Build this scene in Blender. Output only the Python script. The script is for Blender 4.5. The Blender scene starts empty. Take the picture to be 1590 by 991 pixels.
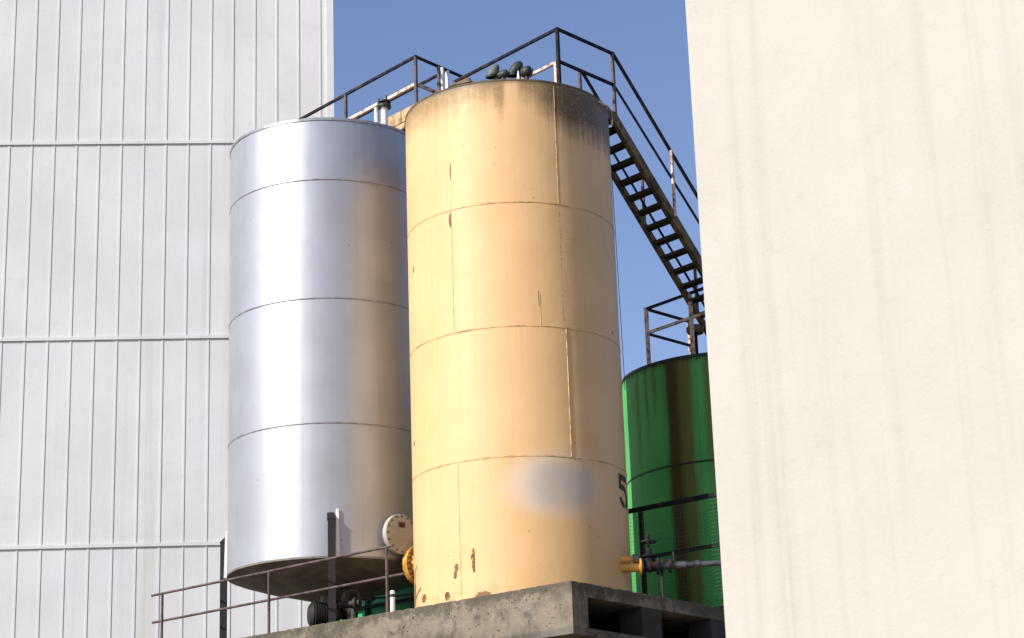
import bpy, bmesh, math, random
from mathutils import Vector, Matrix
random.seed(7)
SC = bpy.context.scene
COL = SC.collection
R = math.radians

# ------------------------------------------------------------------ frames
# heights are measured from the photographer's eye (z = 0); the yard lies 1.6 m lower
GROUND = -1.6
def dirv(az):
    return Vector((math.sin(R(az)), math.cos(R(az)), 0))
ZAX = Vector((0, 0, 1))
class Frame:
    """local frame: a = along az_a, b = along az_b, z up (metres from origin)"""
    def __init__(s, o, az_a, az_b):
        s.o = Vector((o[0], o[1], 0)); s.a = dirv(az_a); s.b = dirv(az_b)
    def __call__(s, a, b, z):
        return s.o + s.a * a + s.b * b + ZAX * z

YT = Vector((.0213, 23.0487, 0)); YR = 1.2225; YTOP = 9.624; YBOT = 3.62
ST = Vector((-2.309, 24.899, 0)); SR = 1.253; STOP = 9.994; SBOT = 4.50
GT = Vector((2.734, 25.90, 0)); GR = 1.339; GTOP = 7.073; GBOT = 3.62
SLAB = Frame((.507, 20.742), 39, -51)
STAIR = Frame((.6585, 22.499), 42, -41.3)       # origin: near corner post of the roof railing
WALK = Frame((-1.1138, 24.1343), 40, -41.2)     # origin: corner post of the catwalk railing
GRAIL = Frame((1.743, 25.57), 44.3, 139.1)

# ------------------------------------------------------------------ mesh builder
class MB:
    def __init__(s): s.bm = bmesh.new()
    def quadloop(s, rings, close=True, cap0=False, cap1=False):
        bm = s.bm
        vs = [[bm.verts.new(p) for p in r] for r in rings]
        n = len(vs[0])
        for i in range(len(vs) - 1):
            for j in range(n if close else n - 1):
                k = (j + 1) % n
                try: bm.faces.new((vs[i][j], vs[i][k], vs[i + 1][k], vs[i + 1][j]))
                except ValueError: pass
        if cap0: bm.faces.new(list(reversed(vs[0])))
        if cap1: bm.faces.new(vs[-1])
        return s
    def tube(s, p0, p1, r, n=10, r1=None, cap=True):
        p0 = Vector(p0); p1 = Vector(p1); d = (p1 - p0).normalized()
        t = Vector((0, 0, 1)) if abs(d.z) < .9 else Vector((1, 0, 0))
        x = d.cross(t).normalized(); y = d.cross(x)
        r1 = r if r1 is None else r1
        ring = lambda c, q: [c + (x * math.cos(2 * math.pi * i / n) + y * math.sin(2 * math.pi * i / n)) * q for i in range(n)]
        return s.quadloop([ring(p0, r), ring(p1, r1)], True, cap, cap)
    def path(s, pts, r, n=10, cap=True):
        pts = [Vector(p) for p in pts]; rings = []
        prev = None
        for i, p in enumerate(pts):
            d = ((pts[min(i + 1, len(pts) - 1)] - p).normalized() + (p - pts[max(i - 1, 0)]).normalized()).normalized()
            if prev is None:
                t = Vector((0, 0, 1)) if abs(d.z) < .9 else Vector((1, 0, 0))
                x = d.cross(t).normalized()
            else:
                x = (prev - d * prev.dot(d)).normalized()
            prev = x; y = d.cross(x)
            rr = r[i] if isinstance(r, (list, tuple)) else r
            rings.append([p + (x * math.cos(2 * math.pi * k / n) + y * math.sin(2 * math.pi * k / n)) * rr for k in range(n)])
        return s.quadloop(rings, True, cap, cap)
    def bar(s, p0, p1, w, h, up=ZAX):
        """rectangular bar, w across, h along up"""
        p0 = Vector(p0); p1 = Vector(p1); d = (p1 - p0).normalized()
        up = Vector(up)
        if abs(d.dot(up)) > .98: up = Vector((.6, -.8, 0))
        x = d.cross(up).normalized(); y = x.cross(d)
        ring = lambda c: [c + x * (a * w / 2) + y * (b * h / 2) for a, b in ((-1, -1), (1, -1), (1, 1), (-1, 1))]
        return s.quadloop([ring(p0), ring(p1)], True, True, True)
    def hexa(s, lo, hi):
        """lo, hi: four points each"""
        return s.quadloop([[Vector(p) for p in lo], [Vector(p) for p in hi]], True, True, True)
    def fbox(s, F, a0, a1, b0, b1, z0, z1):
        c = ((a0, b0), (a1, b0), (a1, b1), (a0, b1))
        return s.hexa([F(a, b, z0) for a, b in c], [F(a, b, z1) for a, b in c])
    def lathe(s, o, prof, n=96, axis=ZAX, cap0=False, cap1=False):
        o = Vector(o); axis = Vector(axis).normalized()
        if abs(axis.z) > .9: x = Vector((1, 0, 0))
        else: x = axis.cross(ZAX).normalized()
        y = axis.cross(x)
        return s.quadloop([[o + axis * z + (x * math.cos(2 * math.pi * i / n) + y * math.sin(2 * math.pi * i / n)) * r for i in range(n)] for r, z in prof], True, cap0, cap1)
    def torus(s, o, rad, r, n=128, m=6):
        o = Vector(o); rings = []
        for i in range(n + 1):
            a = 2 * math.pi * i / n; e = Vector((math.cos(a), math.sin(a), 0))
            rings.append([o + e * (rad + r * math.cos(2 * math.pi * k / m)) + ZAX * r * math.sin(2 * math.pi * k / m) for k in range(m)])
        return s.quadloop(rings, True)
    def build(s, name, mat, parent=None, smooth=False, bevel=0, origin=None, angle=40):
        bm = s.bm
        bmesh.ops.remove_doubles(bm, verts=bm.verts, dist=1e-5)
        bmesh.ops.recalc_face_normals(bm, faces=bm.faces)
        if origin is None:
            origin = parent_loc(parent) if parent is not None else centre_base(bm)
        origin = Vector(origin)
        bmesh.ops.translate(bm, verts=bm.verts, vec=-origin)
        me = bpy.data.meshes.new(name); bm.to_mesh(me); bm.free()
        me.materials.append(mat)
        if smooth:
            for p in me.polygons: p.use_smooth = True
            try: me.set_sharp_from_angle(angle=R(angle))
            except Exception: pass
        o = bpy.data.objects.new(name, me); COL.objects.link(o)
        if parent is not None:
            o.parent = parent; o.location = origin - parent_loc(parent)
        else:
            o.location = origin
        if bevel:
            b = o.modifiers.new('bevel', 'BEVEL'); b.width = bevel; b.segments = 2; b.limit_method = 'ANGLE'
        return o
def parent_loc(o):
    v = Vector((0, 0, 0))
    while o is not None: v = v + Vector(o.location); o = o.parent
    return v
def centre_base(bm):
    xs = [v.co for v in bm.verts]
    return Vector(((min(c.x for c in xs) + max(c.x for c in xs)) / 2, (min(c.y for c in xs) + max(c.y for c in xs)) / 2, min(c.z for c in xs)))
def tag(o, label=None, cat=None, group=None, kind=None):
    if label: o['label'] = label
    if cat: o['category'] = cat
    if group: o['group'] = group
    if kind: o['kind'] = kind
    return o
def thing(name, loc, label, cat, group=None):
    o = bpy.data.objects.new(name, None); COL.objects.link(o); o.location = loc
    o.empty_display_size = .2
    return tag(o, label, cat, group)

# ------------------------------------------------------------------ node expressions
class X:
    """scalar node expression"""
    def __init__(s, g, sock): s.g = g; s.k = sock
    def _op(s, op, o, rev=False, third=None):
        n = s.g.nodes.new('ShaderNodeMath'); n.operation = op
        a, b = (o, s) if rev else (s, o)
        for i, q in enumerate((a, b)):
            if q is None: continue
            if isinstance(q, X): s.g.links.new(q.k, n.inputs[i])
            else: n.inputs[i].default_value = q
        return X(s.g, n.outputs[0])
    def __add__(s, o): return s._op('ADD', o)
    __radd__ = __add__
    def __sub__(s, o): return s._op('SUBTRACT', o)
    def __rsub__(s, o): return s._op('SUBTRACT', o, True)
    def __mul__(s, o): return s._op('MULTIPLY', o)
    __rmul__ = __mul__
    def __truediv__(s, o): return s._op('DIVIDE', o)
    def abs(s): return s._op('ABSOLUTE', None)
    def max(s, o): return s._op('MAXIMUM', o)
    def min(s, o): return s._op('MINIMUM', o)
    def pow(s, o): return s._op('POWER', o)
    def step(s, a, b):
        """smoothstep from 0 at a to 1 at b"""
        n = s.g.nodes.new('ShaderNodeMapRange'); n.interpolation_type = 'SMOOTHSTEP'
        s.g.links.new(s.k, n.inputs[0])
        if a <= b: v = (a, b, 0, 1)
        else: v = (b, a, 1, 0)
        for i, q in enumerate(v): n.inputs[i + 1].default_value = q
        return X(s.g, n.outputs[0])
class Mat:
    def __init__(s, name, rough=.6, metal=0, spec=.4):
        s.m = bpy.data.materials.new(name); s.m.use_nodes = True
        s.g = s.m.node_tree; s.b = s.g.nodes['Principled BSDF']
        s.b.inputs['Roughness'].default_value = rough; s.b.inputs['Metallic'].default_value = metal
        s.b.inputs['Specular IOR Level'].default_value = spec
        tc = s.g.nodes.new('ShaderNodeTexCoord'); s.co = tc.outputs['Object']
        sp = s.g.nodes.new('ShaderNodeSeparateXYZ'); s.g.links.new(s.co, sp.inputs[0])
        s.x, s.y, s.z = (X(s.g, sp.outputs[i]) for i in range(3))
    def theta(s):
        n = s.g.nodes.new('ShaderNodeMath'); n.operation = 'ARCTAN2'
        s.g.links.new(s.x.k, n.inputs[0]); s.g.links.new((s.y * -1).k, n.inputs[1])
        return X(s.g, n.outputs[0]) * (180 / math.pi)
    def vec(s, sx=1, sy=1, sz=1):
        n = s.g.nodes.new('ShaderNodeMapping'); s.g.links.new(s.co, n.inputs[0]); n.inputs['Scale'].default_value = (sx, sy, sz)
        return n.outputs[0]
    def xyz(s, a, b, c):
        n = s.g.nodes.new('ShaderNodeCombineXYZ')
        for i, q in enumerate((a, b, c)):
            if isinstance(q, X): s.g.links.new(q.k, n.inputs[i])
            else: n.inputs[i].default_value = q
        return n.outputs[0]
    def noise(s, scale, detail=4, rough=.55, vec=None):
        n = s.g.nodes.new('ShaderNodeTexNoise'); s.g.links.new(vec or s.co, n.inputs['Vector'])
        n.inputs['Scale'].default_value = scale; n.inputs['Detail'].default_value = detail; n.inputs['Roughness'].default_value = rough
        return X(s.g, n.outputs['Fac'])
    def voro(s, scale, vec=None, feature='F1'):
        n = s.g.nodes.new('ShaderNodeTexVoronoi'); s.g.links.new(vec or s.co, n.inputs['Vector']); n.feature = feature
        n.inputs['Scale'].default_value = scale
        return X(s.g, n.outputs['Distance'])
    def mix(s, a, b, f):
        n = s.g.nodes.new('ShaderNodeMix'); n.data_type = 'RGBA'
        for i, q in ((6, a), (7, b)):
            if isinstance(q, (tuple, list)): n.inputs[i].default_value = (*q, 1)
            else: s.g.links.new(q, n.inputs[i])
        if isinstance(f, X): s.g.links.new(f.k, n.inputs[0])
        else: n.inputs[0].default_value = f
        return n.outputs[2]
    def color(s, c):
        if isinstance(c, (tuple, list)): s.b.inputs['Base Color'].default_value = (*c, 1)
        else: s.g.links.new(c, s.b.inputs['Base Color'])
        return s
    def set(s, name, e): s.g.links.new(e.k, s.b.inputs[name]); return s
    def bump(s, h, strength=.3, dist=.01):
        n = s.g.nodes.new('ShaderNodeBump'); n.inputs['Strength'].default_value = strength; n.inputs['Distance'].default_value = dist
        s.g.links.new(h.k, n.inputs['Height']); s.g.links.new(n.outputs[0], s.b.inputs['Normal']); return s

def simple(name, c, c2=None, scale=6, lo=.4, hi=.65, rough=.6, metal=0, bump=0):
    m = Mat(name, rough, metal)
    if c2 is None: c2 = tuple(q * .7 for q in c)
    n = m.noise(scale, 5, .6)
    m.color(m.mix(c, c2, n.step(lo, hi)))
    if bump: m.bump(m.noise(scale * 6, 4), bump, .01)
    return m.m

# ---------------------------------------------------------------- materials
def yellow_paint():
    m = Mat('yellow_tank_paint', .5, 0, .35)
    th = m.theta(); z = m.z                      # z from the foot of the shell
    H = YTOP - YBOT
    n1 = m.noise(1.3, 5); n2 = m.noise(9, 5, .6); n3 = m.noise(38, 4, .6)
    streakv = m.xyz(th * .30, z * .16, 0.); ns = m.noise(1.0, 4, .6, streakv)
    streakf = m.xyz(th * 1.0, z * .25, 3.); nf = m.noise(1.0, 3, .6, streakf)
    base = m.mix((.75, .485, .235), (.70, .445, .203), n1.step(.35, .7))
    base = m.mix(base, (.66, .37, .12), (ns.step(.52, .75) * .35))
    # faint dirt runs below each seam
    d = None
    for s_ in (8.120, 6.660, 5.184):
        q = (z - (s_ - YBOT))
        e = q.step(-.55, -.01) * q.step(.012, .0) * nf.step(.5, .72)
        d = e if d is None else d.max(e)
    base = m.mix(base, (.42, .27, .12), d * .22)
    # sooty growth hanging from the rim, deeper on the right, ragged and broken by clean runs
    depth = .20 + th.step(10, 36) * .34 + (th + 3.5).abs().step(4, 1.5) * .12 + th.step(-70, -45) * th.step(-20, -45) * .06
    clean = 1 - (th - 3).abs().step(5.5, 2.0) * .9
    right = th.step(16, 30)
    rag = (ns - .5) * .9 + (n2 - .5) * .45 + (nf - .5) * .5
    dz = (H - z) + rag * -.45
    g = (depth - dz).step(-.24, .20) * clean * (n3.step(.25, .55) * .3 + .7)
    gc = m.mix((.20, .135, .060), (.075, .048, .026), right)
    base = m.mix(base, gc, (g * (.80 + right * .14)).min(1.0))
    runs = (z - (H - .95)).step(0, .8) * nf.step(.45, .7) * th.step(18, 34)
    base = m.mix(base, (.13, .085, .045), runs * .7)
    base = m.mix(base, (.17, .14, .085), ((H - z).step(.075, .02) * (n2.step(.3, .6) * .5 + .45)))
    # rust in seams
    sm = None
    for s_ in (8.120, 6.660, 5.184):
        q = (z - (s_ - YBOT)).abs().step(.020, .006)
        sm = q if sm is None else sm.max(q)
    nseam = m.noise(5, 5, .7)
    base = m.mix(base, (.22, .13, .055), sm * nseam.step(.45, .66) * .65)
    # small rust spots
    sv = m.voro(7.5); base = m.mix(base, (.20, .11, .045), sv.step(.085, .05) * m.noise(2.2, 2).step(.52, .6) * .75)
    sv2 = m.voro(15); base = m.mix(base, (.26, .16, .07), sv2.step(.11, .06) * m.noise(3.1, 2).step(.55, .63) * ((z - 3.6).step(0, 1.6) * .5 + .2) * th.step(10, -20))
    # patches of lost paint: (theta, z, half width deg, half height)
    blot = [(-34.0, 8.006 - .0, 1.0, .10, (.13, .075, .03)), (-33.0, 8.60, .7, .12, (.25, .14, .06)), (-68.8, 7.62, 1.3, .05, (.16, .09, .04)),
            (-35.7, 4.03, 1.5, .05, (.14, .12, .05)), (-36.6, 3.95, 1.2, .05, (.14, .11, .05)), (66.3, 6.76, .9, .022, (.05, .03, .02)),
            (-42.1, 3.73, 2.2, .06, (.12, .06, .02)), (-20.7, 3.70, 5.2, .045, (.20, .10, .035)), (-74, 5.58, 1.6, .035, (.20, .12, .05)),
            (-63, 3.78, 3.2, .05, (.22, .10, .03)), (13.6, 6.98, .45, .10, (.26, .16, .07)), (-80, 3.9, 4, .16, (.34, .2, .07))]
    wob = (n3 - .5) * 2.2
    for t, zz, wt, wz, c in blot:
        dd = ((th - t) / wt).pow(2.0) + ((z - (zz - YBOT)) / wz).pow(2.0) + wob + (n2 - .5) * 2.0
        base = m.mix(base, c, dd.step(1.0, .6))
    # cracked paint along the old vertical joint of the top plate
    for t, z0, z1 in ((-33.2, 8.12, 8.75), (-33.2, 6.66, 8.0), (27, 6.7, 8.1)):
        k = (th - t + (n2 - .5) * 1.6).abs().step(.45, .12) * ((z - (z0 - YBOT)).step(0, .04)) * ((z - (z1 - YBOT)).step(0, -.04))
        base = m.mix(base, (.30, .18, .08), k * n3.step(.42, .6) * .7)
    # old lettering wiped over with thin grey paint
    px = ((th - 18.5) / 23.0).abs().pow(2.0) + ((z - (4.87 - YBOT)) / .30).abs().pow(2.0)
    pm = (px + (n2 - .5) * .35).step(2.3, .0)
    brush = m.noise(1.0, 4, .65, m.xyz(th * .06, z * 9., 2.))
    core = (((th - 23) / 17).abs().pow(2.6) + ((z - (4.87 - YBOT)) / .27).abs().pow(2.6) + (n2 - .5) * .4).step(1.9, .0)
    base = m.mix(base, m.mix((.65, .535, .44), (.47, .425, .385), core), (pm * (brush.step(.30, .55) * .30 + .70) * (n3.step(.3, .5) * .15 + .85)) * .95)
    # dirt at the foot
    base = m.mix(base, (.40, .25, .11), (z.step(.32, .05) * n2.step(.5, .68)) * .5)
    m.color(base)
    m.set('Roughness', n2 * .25 + .38)
    m.bump(m.noise(1.6, 3) * 1.2 + m.noise(4.0, 3) * .5 + n3 * .05, .22, .03)
    return m.m

def silver_paint():
    m = Mat('aluminium_paint', .40, .58, .2)
    th = m.theta(); z = m.z
    n1 = m.noise(1.6, 5); n2 = m.noise(12, 5)
    ns = m.noise(1.0, 4, .6, m.xyz(th * .25, z * .15, 0.))
    base = m.mix((.43, .45, .475), (.38, .395, .42), n1.step(.35, .7))
    base = m.mix(base, (.28, .28, .29), ns.step(.5, .8) * .4)
    base = m.mix(base, (.30, .23, .18), (th - 74 + (n1 - .5) * 10).abs().step(9, 2) * z.step(5.0, 5.4) * .5)  # warm reflection painted into the shell as a faint brown streak
    sm = None
    for s_ in (9.18, 7.652, 6.101):
        q = (z - (s_ - SBOT)).abs().step(.02, .006); sm = q if sm is None else sm.max(q)
    base = m.mix(base, (.22, .20, .19), sm * n2.step(.4, .6) * .7)
    sv = m.voro(5.5); base = m.mix(base, (.16, .12, .10), sv.step(.07, .04) * m.noise(1.7, 2).step(.5, .6) * .7)
    m.color(base); m.set('Roughness', n1 * .10 + .40)
    m.bump(m.noise(2.4, 3), .08, .03)
    return m.m

def green_paint():
    m = Mat('green_tank_paint', .62, 0, .15)
    th = m.theta(); z = m.z; H = GTOP - GBOT
    n1 = m.noise(1.8, 5); n2 = m.noise(10, 5)
    ns = m.noise(1.0, 4, .6, m.xyz(th * .22, z * .12, 0.)); nf = m.noise(1.0, 3, .6, m.xyz(th * .8, z * .2, 5.))
    base = m.mix((.115, .49, .125), (.09, .42, .11), n1.step(.35, .7))
    base = m.mix(base, (.045, .30, .10), ns.step(.48, .7) * .6)
    w = th + (n1 - .5) * 3 + (nf - .5) * 3
    k = (w + 35.5).abs().step(6.5, 1.5); k2 = (w + 31).abs().step(9.5, 5) * .75
    base = m.mix(base, (.17, .085, .022), k2)
    base = m.mix(base, (.075, .042, .018), k * .85)
    for t, wd, f, dep in ((-53.5, 2.2, .6, 1.4), (-62, 3, .45, 1.8), (-47, 2.5, .5, .9), (-15, 4, .6, 2.2), (5, 6, .5, 3), (-1, 2, .6, 2)):
        base = m.mix(base, (.16, .085, .025), (w - t).abs().step(wd, .3) * (H - z).step(dep, dep * .3) * f)
    base = m.mix(base, (.03, .045, .03), (H - z + (nf - .5) * .2).step(.12, .02) * .85)
    base = m.mix(base, (.03, .06, .03), (z - (5.71 - GBOT)).abs().step(.025, .006) * .8)
    m.color(base); m.bump(m.noise(3, 3), .1, .03)
    return m.m

def concrete(name='concrete', c=(.225, .192, .145)):
    m = Mat(name, .9, 0, .2)
    z = m.z
    n1 = m.noise(1.6, 6, .6); n2 = m.noise(9, 6, .65); n3 = m.noise(50, 4, .6)
    base = m.mix(c, tuple(q * .50 for q in c), n1.step(.42, .60))
    base = m.mix(base, tuple(min(1, q * 1.35) for q in c), n2.step(.52, .72) * .6)
    base = m.mix(base, (.075, .068, .058), m.noise(3.2, 6, .72).step(.50, .66) * .75)
    base = m.mix(base, (.24, .20, .12), m.noise(5.5, 6, .7).step(.55, .68) * .55)
    pit = m.voro(22).step(.26, .12) * m.noise(5, 3).step(.44, .56)
    pit2 = m.voro(10).step(.20, .10) * m.noise(3, 3).step(.45, .6)
    base = m.mix(base, (.022, .018, .014), pit.max(pit2) * .9)
    agg = m.voro(30).step(.22, .10) * m.noise(8, 2).step(.5, .62)
    base = m.mix(base, (.50, .46, .40), agg * .6)
    top = (z - (YBOT - 3.0)).step(-.20, .0)
    base = m.mix(base, (.085, .075, .055), (m.noise(7, 6, .7) + top * .3).step(.60, .80) * .85)
    m.color(base)
    m.bump(n2 * .5 + n3 * .35 - pit.max(pit2) * .8, .55, .02)
    return m.m

def wall_render(name, c, seam=None):
    m = Mat(name, .8, 0, .25)
    n1 = m.noise(.5, 6, .6); n2 = m.noise(7, 5, .6)
    base = m.mix(c, tuple(q * .9 for q in c), n1.step(.35, .7))
    base = m.mix(base, tuple(q * .84 for q in c), n2.step(.55, .75) * .5)
    run = m.noise(1.0, 4, .6, m.vec(3.2, 3.2, .10))
    base = m.mix(base, (c[0] * .72, c[1] * .68, c[2] * .60), run.step(.54, .76) * .5)
    m.color(base); m.bump(m.noise(30, 5, .65) + n2 * .6, .25, .012)
    return m.m

M = {}
M['yellow'] = yellow_paint(); M['silver'] = silver_paint(); M['green'] = green_paint(); M['concrete'] = concrete()
M['yellow_plain'] = simple('ochre_flange_paint', (.68, .40, .09), (.50, .25, .045), 14, rough=.45)
M['yellow_weld'] = simple('painted_weld', (.68, .45, .19), (.30, .18, .08), 9, .45, .62, .55)
M['yellow_roof'] = simple('grimy_roof', (.17, .115, .06), (.085, .065, .04), 5, rough=.85)
M['handle'] = simple('worn_ochre_handle', (.62, .38, .10), (.12, .05, .02), 22, .52, .60, .6)
M['rust'] = simple('rusty_steel', (.13, .055, .025), (.07, .03, .018), 16, rough=.85, bump=.3)
M['darksteel'] = simple('dark_steel_rail_shade', (.014, .015, .022), (.060, .034, .026), 10, .46, .66, .6)  # dark steel, and rails whose shaded underside goes into the colour
M['railcream'] = simple('cream_rail_paint', (.68, .53, .42), (.22, .11, .075), 11, .48, .62, .6)
M['raildark'] = simple('brown_rail_paint', (.11, .075, .070), (.05, .032, .03), 12, .42, .65, .55)
for n_ in ('darksteel',):
    b_ = M[n_].node_tree.nodes['Principled BSDF']; b_.inputs['Specular IOR Level'].default_value = .12; b_.inputs['Roughness'].default_value = .8
M['stairolive'] = simple('weathered_olive_steel', (.18, .115, .05), (.055, .032, .02), 7, .42, .62, .7, bump=.2)
M['tread'] = simple('dark_tread_steel', (.055, .048, .028), (.032, .028, .02), 12, rough=.75)
M['black'] = simple('black_paint', (.012, .012, .012), (.022, .018, .016), 8, rough=.6)
M['digit'] = simple('faded_black_stencil', (.030, .028, .026), (.075, .06, .045), 20, .48, .7, .7)
M['white'] = simple('white_paint', (.78, .78, .80), (.60, .58, .56), 7, .5, .75, .5)
M['silver_weld'] = simple('aluminium_weld', (.36, .37, .39), (.24, .23, .22), 9, .45, .65, .35, .5)
M['cover'] = simple('pale_cover_paint', (.42, .41, .375), (.35, .33, .29), 3, rough=.5)
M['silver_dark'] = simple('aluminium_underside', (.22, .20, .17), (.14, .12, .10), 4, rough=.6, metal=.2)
M['plank'] = simple('weathered_yellow_board', (.50, .36, .20), (.25, .17, .09), 9, .42, .66, .8, bump=.2)
M['galv'] = simple('galvanised_pipe', (.20, .21, .24), (.09, .085, .085), 9, .42, .66, .38, .75)
M['vent_grey'] = simple('grey_vent_steel', (.16, .165, .15), (.09, .09, .08), 9, rough=.65)
M['vent_dark'] = simple('dark_green_vent', (.022, .030, .026), (.04, .042, .036), 9, rough=.55)
M['net'] = simple('green_wire', (.04, .22, .09), (.035, .15, .07), 9, rough=.6)
M['sheet'] = simple('green_sheet', (.05, .50, .22), (.04, .42, .18), 3, rough=.6)
M['shade_concrete'] = simple('shade_concrete', (.05, .046, .042), (.03, .028, .025), 3, rough=.9, bump=.3)  # darker copy of the concrete, recess shade put into its colour
M['tan'] = simple('tan_cap', (.20, .145, .09), (.12, .08, .05), 8, rough=.7)
M['wall_cream'] = wall_render('cream_render', (.50, .475, .42))
M['wall_pale'] = wall_render('pale_grey_cladding', (.66, .66, .655))
M['ground'] = simple('yard_ground', (.21, .165, .115), (.15, .115, .08), .5, rough=.95, bump=.2)
M['concrete_low'] = concrete('footing_concrete', (.17, .152, .125))

# ---------------------------------------------------------------- ground
mb = MB(); mb.quadloop([[Vector((-4000, -4000, GROUND)), Vector((4000, -4000, GROUND))], [Vector((-4000, 4000, GROUND)), Vector((4000, 4000, GROUND))]], close=False)
tag(mb.build('ground', M['ground'], origin=(0, 0, GROUND)), kind='structure')

# ---------------------------------------------------------------- concrete plinth
root = thing('concrete_platform', SLAB(0, 0, GROUND), 'weathered raised concrete platform with recessed openings carrying the yellow tank', 'platform')
L_U, L_V = 9.0, 15.0
ZT, ZB = YBOT, 3.157
def rough_slab():
    mb = MB(); bm = mb.bm
    # plate with slightly broken front arrises: subdivided top edge, jittered
    mb.fbox(SLAB, 0, L_U, 0, L_V, ZT - .145, ZT)
    return mb
def edge_slab():
    """plate whose two visible upper arrises are chipped"""
    mb = MB(); bm = mb.bm
    rnd = random.Random(4)
    N = 220; M_ = 150
    def chip(): 
        q = abs(rnd.gauss(0, .004))
        if rnd.random() < .10: q += rnd.uniform(.006, .020)
        return q
    outer = []
    # walk: along v edge from far to corner, then along u edge
    for i in range(N, 0, -1):
        outer.append((0, 7.5 * i / N))
    outer.append((0, 0))
    for i in range(1, M_ + 1):
        outer.append((5.0 * i / M_, 0))
    tops = []; mids = []; bots = []
    for a, b in outer:
        c = chip(); d = chip()
        ia = c if a == 0 else 0; ib = c if b == 0 else 0
        tops.append(SLAB(a + ia + .002, b + ib + .002, ZT - d * .4))
        mids.append(SLAB(a, b, ZT - .012 - d))
        bots.append(SLAB(a, b, ZT - .145))
    inner = [SLAB(a + .06, b + .06, ZT) for a, b in outer]
    mb.quadloop([bots, mids, tops, inner], close=False)
    # rest of the top and the underside
    mb.quadloop([[SLAB(.06, 7.56, ZT), SLAB(.06, .06, ZT), SLAB(5.06, .06, ZT)], [SLAB(5.06, 7.56, ZT)] * 3], close=False)
    return mb
mb = edge_slab()
mb.fbox(SLAB, .055, L_U, .055, L_V, ZT - .145, ZT - .004)
mb.fbox(SLAB, 0, L_U, 7.5, L_V, ZT - .145, ZT - .001)
mb.fbox(SLAB, 5.0, L_U, 0, 7.5, ZT - .145, ZT - .002)
mb.build('deck_slab', M['concrete'], root, origin=SLAB(0, 0, 3.0))
# lit left face of the box girder below the plate, and piers of the right face
mb = MB(); mb.fbox(SLAB, 0, .26, 0, L_V, ZB, ZT - .145)
mb.build('edge_beam', M['concrete'], root, origin=SLAB(0, 0, 3.0))
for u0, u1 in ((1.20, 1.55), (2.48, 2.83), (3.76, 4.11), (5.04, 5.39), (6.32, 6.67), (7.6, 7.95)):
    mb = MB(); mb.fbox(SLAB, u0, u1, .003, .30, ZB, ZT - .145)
    mb.build('pier', M['shade_concrete'], root, origin=SLAB(0, 0, 3.0))  # piers take the darker copy so the recesses look shaded
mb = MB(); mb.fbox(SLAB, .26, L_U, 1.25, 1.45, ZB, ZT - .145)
mb.build('back_wall', M['shade_concrete'], root)
mb = MB(); mb.fbox(SLAB, .0, L_U, .0, 1.5, ZB - .075, ZB); mb.fbox(SLAB, .0, .5, 1.5, L_V, ZB - .02, ZB)
mb.build('ledge', M['concrete_low'], root, origin=SLAB(0, 0, 3.0))
# haunched lower beam under the left face
mb = MB()
prof = [(.35, ZB - .02), (.62, 3.09), (1.15, 2.86), (1.8, 2.70), (L_V, 2.62), (L_V, ZB - .02)]
mb.quadloop([[SLAB(.016, b, z) for b, z in prof], [SLAB(.45, b, z) for b, z in prof]], True, True, True)
mb.build('haunched_beam', M['concrete_low'], root, origin=SLAB(0, 0, 3.0))
mb = MB(); mb.fbox(SLAB, .9, L_U, 1.6, L_V, GROUND, ZB - .02)
mb.build('footing', M['shade_concrete'], root)

# ---------------------------------------------------------------- yellow tank
def shell(mb, o, r, z0, z1, n=160, rows=24):
    o = Vector(o)
    mb.quadloop([[o + Vector((math.sin(2 * math.pi * i / n) * r, -math.cos(2 * math.pi * i / n) * r, z0 + (z1 - z0) * k / rows)) for i in range(n)] for k in range(rows + 1)], True)
    return mb
def on(o, r, th, z):
    return Vector((o[0] + math.sin(R(th)) * r, o[1] - math.cos(R(th)) * r, z))
yt = thing('storage_tank', (YT.x, YT.y, YBOT), 'tall yellow cylindrical tank with sooty rim standing on the concrete platform', 'tank')
shell(MB(), YT, YR, YBOT, YTOP).build('shell', M['yellow'], yt, smooth=True)
mb = MB(); mb.lathe((YT.x, YT.y, 0), [(YR + .0015, YTOP - .018), (YR + .005, YTOP - .016), (YR + .005, YTOP + .004), (YR - .02, YTOP + .006), (.5, YTOP + .05), (.02, YTOP + .075)], 128, cap1=True)
mb.build('roof', M['yellow_roof'], yt, smooth=True)
for z in (8.120, 6.660, 5.184):
    MB().torus((YT.x, YT.y, z), YR + .0005, .0042).build('weld_seam', M['yellow_weld'], yt, smooth=True)
for th, z0, z1, r in ((26.8, 8.13, 9.57, .0035), (-33.2, 6.67, 8.11, .003), (14.0, 6.67, 7.04, .003), (28.2, 5.19, 6.65, .006), (-33.1, 3.70, 5.17, .003)):
    MB().tube(on(YT, YR + .001, th, z0), on(YT, YR + .001, th, z1), r, 8).build('weld_seam', M['yellow_weld'], yt, smooth=True)
# foot ring with a lug
mb = MB(); mb.lathe((YT.x, YT.y, 0), [(YR + .002, YBOT + .02), (YR + .035, YBOT + .018), (YR + .035, YBOT - .0), (YR - .05, YBOT)], 128)
mb.build('foot_ring', M['yellow_weld'], yt)
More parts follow.
